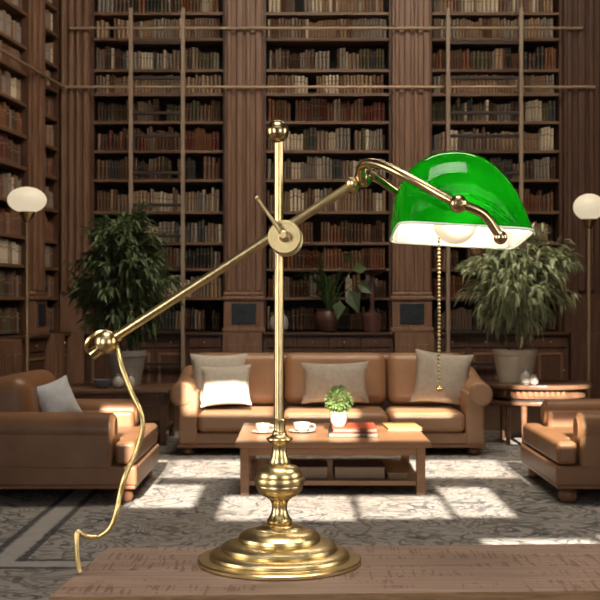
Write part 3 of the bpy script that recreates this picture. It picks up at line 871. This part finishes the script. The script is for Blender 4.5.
for x, y in ((-0.28, -0.22), (-0.17, -0.33), (0.25, -0.24), (-0.25, 0.22), (0.25, 0.22)):
    b = nb(); add_tube(b, [(cx + x, cy + y, GZ), (cx + x, cy + y, 0.346)], [0.018, 0.026], 12); obj('leg', b, side_wood, stR)

lx0, lx1, ly0, ly1 = -1.97, -1.07, 9.75, 10.55
stL = thing('side_table', 'dark wood side table left of the sofa under the grey plant pot', 'table', ((lx0 + lx1) / 2, 10.1, GZ), 'side tables')
b = nb(); add_box(b, (lx0, ly0, 0.435), (lx1, ly1, 0.47), 0.01); obj('tabletop', b, side_wood, stL)
b = nb(); add_box(b, (lx0 + 0.04, ly0 + 0.04, 0.32), (lx1 - 0.04, ly1 - 0.04, 0.434)); obj('apron', b, side_wood, stL, smooth=False)
for k in (0, 1):
    xa = lx0 + 0.07 + k * 0.40
    b = nb(); add_box(b, (xa, ly0 + 0.028, 0.335), (xa + 0.36, ly0 + 0.039, 0.42), 0.003); d = obj('drawer', b, side_wood, stL)
    b = nb(); add_ball(b, (xa + 0.18, ly0 + 0.018, 0.378), 0.011, 10); obj('knob', b, rail_metal, d)
for x in (lx0 + 0.05, lx1 - 0.05):
    for y in (ly0 + 0.06, ly1 - 0.06):
        b = nb(); add_box(b, (x - 0.025, y - 0.025, GZ), (x + 0.025, y + 0.025, 0.319), 0.004); obj('leg', b, side_wood, stL)
b = nb(); add_box(b, (lx0 + 0.03, ly0 + 0.04, 0.12), (lx1 - 0.03, ly1 - 0.04, 0.145), 0.004); obj('lower_shelf', b, side_wood, stL)

def vase(name, label, c, prof, m, group=None, cat='vase'):
    b = nb(); add_lathe(b, prof, c, 28); return one(name, b, m, label, cat, c, group)
def vprof(r, h, neck=0.45): return [(r * .5, 0), (r * .9, h * .15), (r, h * .38), (r * .85, h * .62), (r * neck, h * .82), (r * neck * 1.15, h), (r * neck * .8, h), (r * neck * .6, h * .85), (0, h * .84)]
LT = 0.4705; RT = 0.5105
vase('vase', 'small white round vase on the left side table beside the grey pot', (P(118, 0, 9.95).x, 9.95, LT), vprof(0.052, 0.115), porcelain, 'white vases')
vase('vase', 'small white vase rightmost of the three on the left side table', (P(130, 0, 9.9).x, 9.9, LT), vprof(0.045, 0.12), porcelain, 'white vases')
vase('bowl', 'pale blue grey bowl leftmost on the left side table', (P(103, 0, 9.95).x, 9.95, LT), [(0.04, 0), (0.07, 0.03), (0.085, 0.07), (0.078, 0.07), (0.06, 0.03), (0, 0.02)], mat('blue_grey_glaze', (0.16, 0.18, 0.21), 0.3), None, 'bowl')
vase('vase', 'small white vase before the cream pot on the right side table', (P(526, 0, 9.78).x, 9.78, RT), vprof(0.048, 0.13, 0.35), porcelain, 'white vases')
vase('vase', 'tiny white round vase rightmost on the oval side table', (P(534, 0, 9.74).x, 9.74, RT), vprof(0.036, 0.085, 0.5), porcelain, 'white vases')

# ------------------------------------------------------------------ plants
def big_plant(label, c, pot_prof, pot_m, crown, rad, nclus, leaf_m, seed, lsize, trunks, droop):
    t = thing('potted_tree', label, 'plant', c, 'potted indoor trees')
    c = Vector(c)
    b = nb(); add_lathe(b, pot_prof, c, 36); obj('pot', b, pot_m, t)
    hp = pot_prof[-1][1]
    rnd = random.Random(seed)
    crown = Vector(crown)
    tips = []
    ends = []
    for k in range(nclus):
        v = rv(rnd)
        v = v.normalized() * (0.30 + 0.70 * rnd.random() ** 0.6)
        q = crown + Vector((v.x * rad[0], v.y * rad[1], v.z * rad[2]))
        ends.append((q, v))
    b = nb()
    for k in range(trunks):
        a = k * 2.4
        base = c + Vector((math.cos(a) * 0.05, math.sin(a) * 0.05, hp - 0.01))
        m1 = base.lerp(crown, 0.45) + Vector((math.cos(a) * 0.10, math.sin(a) * 0.08, 0))
        top = crown + Vector((math.cos(a) * 0.12, math.sin(a) * 0.12, rad[2] * 0.5))
        path = smooth_path([base, m1, top], 6)
        add_tube(b, path, [0.016 - 0.010 * i / (len(path) - 1) for i in range(len(path))], 8)
        for q, v in ends[k::trunks]:
            s = min(path[4:], key=lambda w: (w - q).length + max(0, w.z - q.z) * 2)
            add_tube(b, smooth_path([s, s.lerp(q, 0.5) + Vector((0, 0, 0.05)), q], 3), [0.005] * 6 + [0.002], 5)
    obj('trunk', b, bark, t)
    b = nb()
    for q, v in ends:
        out = Vector((v.x, v.y, v.z * 0.4)).normalized()
        for j in range(rnd.randint(15, 22)):
            d = out * 1.0 + rv(rnd) * 0.95; d.z -= droop * rnd.random()
            p = q - out * rnd.uniform(-0.05, 0.16) + rv(rnd) * 0.035
            leaf(b, p, d, lsize * rnd.uniform(0.7, 1.2), lsize * rnd.uniform(0.24, 0.34), droop=rnd.uniform(0.1, 0.45))
    obj('foliage', b, leaf_m, t, smooth=False)
def potp(r0, r1, h): return [(r0, 0), (r0 * 1.03, 0.01), (r1 * .95, h * .80), (r1 * .97, h * .82), (r1, h * .84), (r1 * 1.02, h), (r1 * .90, h), (r1 * .88, h * .9), (0, h * .9)]
big_plant('broad dark green leafy tree in a grey pot before the left ladder', (P(126, 0, 10.25).x, 10.25, LT), potp(0.12, 0.175, 0.30), grey_pot,
          P(122, 272, 10.35), (0.42, 0.38, 0.58), 175, leaf_green, 5, 0.13, 4, 0.5)
big_plant('feathery pale green tree in a cream pot on the oval side table', (P(515, 0, 10.1).x, 10.1, RT), potp(0.135, 0.185, 0.275), cream_pot,
          P(517, 276, 10.1), (0.47, 0.38, 0.45), 160, leaf_pale, 8, 0.12, 3, 0.8)

# things on the counter of the middle bookcase
KZ = COUNTER + 0.0005
vase('vase', 'squat white vase on the counter left of the potted leaves', (P(279, 0, 13.82).x, 13.82, KZ), vprof(0.115, 0.26, 0.45), noisy('chalky_glaze', (0.32, 0.31, 0.29), (0.45, 0.44, 0.42), (1, 1, 1), 20), 'counter pieces')
c = Vector((P(328, 0, 13.82).x, 13.82, KZ))
t = thing('potted_plant', 'arching grassy plant in a round brown pot on the counter', 'plant', c)
b = nb(); add_lathe(b, [(0.07, 0), (0.10, 0.02), (0.15, 0.12), (0.155, 0.18), (0.13, 0.24), (0.145, 0.27), (0.125, 0.27), (0.11, 0.24), (0, 0.24)], c, 32); obj('pot', b, brown_pot, t)
rnd = random.Random(9); b = nb()
for k in range(75):
    a = rnd.uniform(0, 6.28); h = rnd.uniform(0.25, 0.55); o_ = rnd.uniform(0.1, 0.35)
    if k < 24: a = rnd.uniform(2.5, 3.8); h = rnd.uniform(0.45, 0.9); o_ = rnd.uniform(0.25, 0.60)
    p0 = c + Vector((0, 0, 0.24)); p1 = p0 + Vector((math.cos(a) * o_ * .35, math.sin(a) * min(o_, .2) * .35, h * .7)); p2 = p0 + Vector((math.cos(a) * o_, math.sin(a) * min(o_, .2), h * rnd.uniform(0.55, 1.0)))
    pts = smooth_path([p0, p1, p2], 4); s = Vector((-math.sin(a), math.cos(a), 0))
    if abs(s.x) < 0.4: s = Vector((0.6, s.y, 0.3))
    prev = None
    for i, p in enumerate(pts):
        wdt = 0.011 * (1 - i / len(pts)) + 0.002
        cur = (b.verts.new(p - s * wdt), b.verts.new(p + s * wdt))
        if prev: b.faces.new((prev[0], prev[1], cur[1], cur[0]))
        prev = cur
obj('grass_leaves', b, leaf_deep, t, smooth=False)
b = nb()
for px, py, ln, a in ((348, 290, 0.26, -60), (352, 270, 0.20, 20), (357, 284, 0.2, -20), (345, 262, 0.18, 60), (340, 300, 0.2, -100)):
    q = P(px, py, 13.7); st = c + Vector((0.02, 0, 0.25))
    add_tube(b, smooth_path([st, st.lerp(q, .5) + Vector((0, 0, 0.06)), q], 4), 0.005, 6)
    d = Vector((math.cos(R(a)), -0.4, math.sin(R(a))))
    leaf(b, q, d, ln, ln * 0.75, up=Vector((0, -1, 0.2)), fold=0.12, droop=0.25)
obj('broad_leaves', b, leaf_green, t, smooth=False)
c = Vector((P(372, 0, 13.82).x, 13.82, KZ))
t = thing('compote_stand', 'brown footed dish on a tall stem right of the counter plant', 'stand', c)
b = nb(); add_lathe(b, [(0.09, 0), (0.105, 0.02), (0.11, 0.18), (0.10, 0.21), (0.03, 0.24)], c, 28); obj('drum_base', b, brown_pot, t)
b = nb(); add_lathe(b, [(0.032, 0.235), (0.024, 0.32), (0.032, 0.40), (0.018, 0.62), (0.03, 0.66)], c, 18); obj('stem', b, brown_pot, t)
b = nb(); add_lathe(b, [(0.03, 0.655), (0.10, 0.675), (0.165, 0.71), (0.165, 0.73), (0.10, 0.70), (0, 0.69)], c, 32); obj('dish', b, brown_pot, t)

# ------------------------------------------------------------------ floor lamps
def floor_lamp(label, px, py, Y, rx, rz, pole_r=0.017):
    c = P(px, py, Y)
    t = thing('floor_lamp', label, 'lamp', (c.x, Y, GZ), 'globe floor lamps')
    g0 = 0.0 if Y > 10.9 else GZ
    b = nb(); add_lathe(b, [(0.15, g0), (0.15, g0 + 0.015), (0.12, g0 + 0.03), (0.03, g0 + 0.045)], (c.x, Y, 0), 32); obj('base', b, brass_d, t)
    b = nb(); add_tube(b, [(c.x, Y, g0 + 0.04), (c.x, Y, c.z - rz - 0.06)], pole_r, 14); obj('pole', b, ladder_pole, t)
    b = nb(); add_lathe(b, [(0.02, 0), (0.045, 0.04), (0.07, 0.085), (0.06, 0.085), (0, 0.07)], (c.x, Y, c.z - rz - 0.075), 24); obj('cup', b, brass_d, t)
    b = nb(); add_ball(b, c, 1.0, 32, (rx, rx, rz)); obj('globe_shade', b, globe_m, t, label='lit cream opal glass globe')
ladder_pole = mat('lamp_pole_brass', (0.42, 0.29, 0.17), 0.35, 0.8)
floor_lamp('floor lamp with lit flattened globe at the left edge before the bookcase', 27, 200, 9.6, 0.155, 0.105)
floor_lamp('floor lamp with lit globe at the right edge behind the armchair', 589, 207, 10.6, 0.138, 0.118)


# ------------------------------------------------------------------ desk in front
TZ = EYE - 0.354
def desk_pt(px, py):
    Y = F * 0.354 / (py - 300); return Vector((px - 300, 0, 0)) * (Y / F) + Vector((0, Y, 0))
fl, fr, bl, br = desk_pt(48, 596.5), desk_pt(600, 590), desk_pt(107, 547.5), desk_pt(600, 543.5)
e1 = (fr - fl).normalized()
frr = fl + e1 * 1.25; brr = bl + (br - bl).normalized() * 1.20
poly = [(fl.x, fl.y), (frr.x, frr.y), (brr.x, brr.y), (bl.x, bl.y)]
desk = thing('desk', 'rough sawn brown timber desk under the brass lamp in the foreground', 'desk', ((fl.x + frr.x) / 2, 1.6, 0))
b = nb(); add_prism(b, poly, TZ - 0.035, TZ, 0.002, 2); dt = obj('desktop', b, [desk_m, desk_edge], desk)
for f in dt.data.polygons:
    if abs(f.normal.z) < 0.5: f.material_index = 1
ctr = Vector((sum(p[0] for p in poly) / 4, sum(p[1] for p in poly) / 4))
for x, y in poly:
    q = ctr + (Vector((x, y)) - ctr) * 0.86
    b = nb(); add_box(b, (q.x - 0.02, q.y - 0.02, 0), (q.x + 0.02, q.y + 0.02, TZ - 0.0355), 0.003); obj('leg', b, desk_edge, desk)

# ------------------------------------------------------------------ brass desk lamp
LYc = 1.62
k = LYc / F
base_c = P(279.5, 562, LYc); base_c.z = TZ
lamp = thing('desk_lamp', 'tall antique brass desk lamp with green glass shade standing on the timber desk', 'lamp', base_c)
def prof(pairs): return [(r * k, (562 - y) * k) for r, y in pairs]
b = nb()
add_lathe(b, prof([(80, 562), (81.6, 561), (81.8, 558.4), (80.5, 557.2), (70.5, 556.8), (69.6, 556.2), (70, 555), (69, 552.6), (66.5, 550.8), (62, 549.6), (58.6, 549.2), (57.6, 548.6),
                   (58.2, 547.2), (57, 544.6), (53.5, 542.4), (48, 541), (42.5, 540.4), (40.6, 539.8), (41.2, 538.2), (40.6, 535.2), (37.5, 532), (32, 529.8), (26, 528.8), (23.4, 528.4), (23, 527.4),
                   (18.5, 526), (16.5, 524), (10, 523.4)]), base_c, 72)
obj('base', b, brass, lamp, ang=30)
b = nb()
add_lathe(b, prof([(11, 524), (12.5, 522), (12.8, 519.5), (11, 517.5), (8.6, 513), (7.6, 508), (8, 503), (10.2, 499), (12.6, 497.5), (12.8, 496), (16.5, 495.2), (20.2, 492.6), (22.6, 489), (23.6, 485.2),
                   (23.3, 484.4), (24.9, 483.8), (25.2, 482.6), (25.2, 478.6), (24.9, 477.4), (23.3, 476.8), (23.6, 475.8), (22.8, 472), (20.6, 468.4), (17, 465.6), (12, 464.2), (10.2, 463.2), (10.6, 461), (9, 457), (7.6, 452), (7.4, 447),
                   (8.6, 443.5), (11.5, 440.8), (13.2, 439), (13, 437.6), (10, 436.5), (7.5, 434.5), (6.8, 432), (7, 430.8), (5.9, 430), (5.7, 424), (6.0, 421), (6.3, 419.6), (5.6, 418.4), (4, 418)]), base_c, 56)
obj('stem', b, brass, lamp, ang=40)
b = nb(); add_lathe(b, prof([(4.7, 420), (4.7, 142)]), base_c + Vector((-0.7 * k, 0, 0)), 28); obj('pole', b, brass, lamp)
b = nb()
add_lathe(b, prof([(4.9, 143), (5.4, 142), (5, 140)]), base_c + Vector((-1.7 * k, 0, 0)), 24)
add_ball(b, P(277.3, 131.8, LYc), 11.6 * k, 36); obj('finial', b, brass_d, lamp)

# swing arm (in front of the pole)
AY = LYc - 0.016
A0, A1 = P(107, 342.3, AY), P(351, 185.5, AY)
b = nb(); add_tube(b, [A0, A1], 4.6 * k, 28); arm = obj('arm', b, brass, lamp)
ad = (A1 - A0).normalized()
hub_n = Vector((-0.09, -1, 0.10)).normalized()
H = P(285.4, 238.2, AY)
hub = nb()
add_lathe(hub, [(0, -0.016), (16.5 * k, -0.016), (17 * k, -0.014), (17 * k, -0.008), (14.8 * k, -0.0065), (14.8 * k, 0.004), (16.6 * k, 0.0045), (16.6 * k, 0.0135), (15.8 * k, 0.0148), (13.4 * k, 0.0148), (13.1 * k, 0.0142), (0, 0.0142)], H, 56, hub_n)
ho = obj('clamp_disc', hub, brass_l, lamp, ang=25)
H2 = H + hub_n * 0.015
b = nb(); add_lathe(b, [(5.6 * k, 0), (5.8 * k, 0.004), (5 * k, 0.008), (4.6 * k, 0.012), (3 * k, 0.014)], H2, 28, hub_n)
lk = obj('clamp_knob', b, brass_l, ho)
tip = P(257, 198, H2.y - 0.012)
b = nb(); add_tube(b, [H2 + hub_n * 0.008, tip], [2.6 * k, 1.5 * k], 14); add_ball(b, tip, 2.4 * k, 12); obj('lever', b, brass_l, lk)

# counter joint at the left end
b = nb(); add_ball(b, P(106.5, 342.3, AY), 11.7 * k, 36); jo = obj('ball_joint', b, brass, lamp)
dn = Vector((-0.56, 0.50, 0.66)).normalized()
dc = P(98.5, 342.0, AY + 0.014)
b = nb(); add_lathe(b, [(15.0 * k, -0.0022), (16 * k, -0.0016), (16 * k, 0.0016), (15 * k, 0.0022), (12.5 * k, 0.0022), (12.5 * k, -0.0022), (15.0 * k, -0.0022)], dc, 44, dn, cap=False)
obj('ring', b, brass, jo)
b = nb(); add_tube(b, [P(103, 346, AY), P(96.5, 351.2, AY - 0.002), P(91.5, 355, AY - 0.002)], [6.2 * k, 6.2 * k, 6.0 * k], 24); obj('end_stub', b, brass_d, jo)
b = nb(); add_tube(b, [P(116, 336.8, AY), P(119, 334.8, AY)], 6 * k, 24); obj('arm_collar', b, brass, jo)

# fabric covered cord
cp = [(117, 347, AY), (119.5, 356, 1.59), (123, 370, 1.58), (131, 391, 1.575), (139, 408, 1.57), (142.5, 420, 1.57), (142, 433, 1.57), (137, 450, 1.57), (129.5, 466, 1.565), (124, 479, 1.56), (120, 495, 1.56),
      (117, 510, 1.555), (113, 523, 1.555), (107, 531, 1.555), (98, 536.5, 1.555), (89, 537, 1.553), (82, 534, 1.552), (78.5, 531.5, 1.55), (77, 534, 1.548), (76.8, 542, 1.546), (77.3, 556, 1.545), (78.5, 566, 1.545)]
pts = [P(*q) for q in cp]
end = desk_pt(79.5, 575); end.z = TZ + 0.0035
pts.append(end)
b = nb(); add_tube(b, smooth_path(pts, 6), 0.0034, 12); obj('cord', b, cord_m, lamp)

# right end: collar, joint ball, yoke
b = nb(); add_lathe(b, [(4.8 * k, -0.007), (6.5 * k, -0.006), (8.5 * k, -0.002), (8.8 * k, 0.001), (7.4 * k, 0.003), (6 * k, 0.006)], P(352.5, 184.8, AY), 36, ad); obj('collar', b, brass, lamp)
JB = P(363.5, 178, AY)
b = nb(); add_ball(b, JB, 9.2 * k, 32)
add_tube(b, [P(370, 173.2, AY), P(376, 176, AY)], 5.2 * k, 20)
yj = obj('yoke_joint', b, brass_d, lamp)
SC = P(458, 207, 1.60)              # side pivot line of the shade
HALF = 0.094
yk = [(363, 179, AY - 0.006), (360.8, 172.5, AY - 0.012), (361.5, 166.5, AY - 0.020), (366.5, 163.2, AY - 0.032), (375, 163.4, AY - 0.046), (388, 167.6, AY - 0.064), (403, 174.8, AY - 0.080), (425, 186.5, AY - 0.095), (445, 197.5, AY - 0.104), (458, 204, AY - 0.108),
      (470, 207.5, AY - 0.108), (481, 212.5, AY - 0.107), (489, 220, AY - 0.106), (495, 229, AY - 0.105), (500.5, 237.5, AY - 0.104)]
front = smooth_path([P(*q) for q in yk], 6)
b = nb(); add_tube(b, front, 4.7 * 0.00127, 20); obj('yoke_bar', b, brass_d, yj)
back = [Vector((p.x, 2 * AY - p.y, p.z - 0.004)) for p in front]
b = nb(); add_tube(b, back, 4.7 * 0.00127, 20); obj('yoke_bar', b, brass_d, yj)

# shade: profile seen end on, swept across with rounded ends
SY = 1.597; ks = SY / F
profile = [(393.5, 236), (392.8, 228), (392.6, 213), (394.2, 199), (398, 186.5), (404.2, 175.5), (414, 165), (426.5, 157), (441, 153), (456, 152), (469, 154.2), (482, 159.6),
           (493.5, 168), (503.5, 179.5), (511.5, 193), (517.5, 208), (521.5, 222), (523.6, 230), (524.5, 236)]
def shade_grid(off, tilt=R(-6), half=0.086, nS=56, nsub=3):
    pp = smooth_path([(x, 0, y) for x, y in profile], nsub)
    cxp, cyp = 459.0, 236.0
    M = Matrix.Translation(Vector(((cxp - 300) * ks, SY, EYE - (cyp - 300) * ks))) @ Matrix.Rotation(tilt, 4, 'X') @ Matrix.Rotation(R(3.2), 4, 'Y')
    zm = max(cyp - p.z for p in pp) * ks
    rows = []
    for i in range(nS + 1):
        th = -math.pi / 2 + math.pi * i / nS
        s = math.sin(th)
        a = abs(s)
        ht = (max(0, 1 - a ** 2.3)) ** (1 / 2.3)
        row = []
        for p in pp:
            x = (p.x - cxp) * ks; z = (cyp - p.z) * ks
            q = Vector((x, 0, z)); 
            e = 9.0 + (2.3 - 9.0) * min(1, max(0, z) / zm) ** 0.55
            wd = (max(0, 1 - a ** e)) ** (1 / e)
            x *= wd; z *= ht
            v = Vector((x, s * half, z))
            n = Vector((v.x / 0.09 ** 2, v.y * 0.8 / half ** 2, max(v.z, 0) / 0.115 ** 2))
            if n.length > 0: v -= n.normalized() * off
            row.append(M @ v)
        rows.append(row)
    return rows, M
def grid_mesh(rows):
    b = nb(); vs = [[b.verts.new(p) for p in r] for r in rows]
    for i in range(len(vs) - 1):
        for j in range(len(vs[0]) - 1):
            b.faces.new((vs[i][j], vs[i + 1][j], vs[i + 1][j + 1], vs[i][j + 1]))
    bmesh.ops.remove_doubles(b, verts=b.verts, dist=0.00005)
    return b
rows, SM = shade_grid(0.0)
sh = obj('shade', grid_mesh(rows), green_glass, lamp, ang=60, label='glossy green cased glass shade')
rows2, _ = shade_grid(0.0035)
obj('shade_lining', grid_mesh(rows2), opal_glass, sh, ang=60, label='white opal lining')
rim = [r[0] for r in rows] + [r[-1] for r in reversed(rows)]
b = nb(); add_tube(b, rim + [rim[0]], 0.0017, 8, cap=False); obj('shade_rim', b, rim_glass, sh)

# side knobs that hold the shade
for s in (-1, 1):
    yk_y = AY + s * 0.108
    c0 = Vector(((458 - 300) * (AY - 0.108) / F, yk_y, EYE + (96) * (AY - 0.108) / F - (0.004 if s > 0 else 0)))
    b = nb(); add_ball(b, c0 + Vector((0, s * 0.003, 0)), 9.4 * 0.00125, 28)
    add_lathe(b, [(0.006, -0.045), (0.006, -0.006)], c0, 16, Vector((0, s, 0)))
    add_lathe(b, [(0.0, 0.012), (0.0055, 0.0135), (0.005, 0.0165), (0.0035, 0.017)], c0, 20, Vector((0, s, 0)))
    obj('side_knob', b, brass_d, lamp)
    e = front[-1] if s < 0 else back[-1]
    b = nb(); add_ball(b, e, 7.0 * 0.00125, 24); obj('end_ball', b, brass_d, lamp)

# bulb, socket, chain
BC = Vector(((455 - 300) * ks, SY, EYE + (300 - 222) * ks))
b = nb(); add_ball(b, BC, 0.030, 32); obj('bulb', b, bulb_m, lamp, label='lit frosted round bulb')
b = nb(); add_tube(b, [BC + Vector((0, 0, 0.026)), BC + Vector((0, 0, 0.062))], [0.014, 0.017], 20); obj('socket', b, brass_d, lamp)
cx = (439 - 300) * ks
b = nb()
z0, z1 = EYE + (300 - 226) * ks, EYE + (300 - 386) * ks
n = 42
for i in range(n):
    add_ball(b, (cx, SY, z0 + (z1 - z0) * i / (n - 1)), 0.0024, 8)
add_tube(b, [(cx, SY, z0), (cx, SY, z1)], 0.0005, 6)
ch = obj('pull_chain', b, brass_l, lamp)
b = nb(); add_ball(b, (cx + 0.0005, SY, z1 - 0.0035), 0.0042, 16); obj('pull_knob', b, gold, ch)
# the lamp's own light
for yy in (-0.045, 0.045):
    d = bpy.data.lights.new('bulb_light', 'POINT'); d.energy = 0.9; d.color = (1.0, 0.86, 0.66); d.shadow_soft_size = 0.012
    o = bpy.data.objects.new('bulb_light', d); COL.objects.link(o); o.location = BC + Vector((0.005, yy, 0.006))
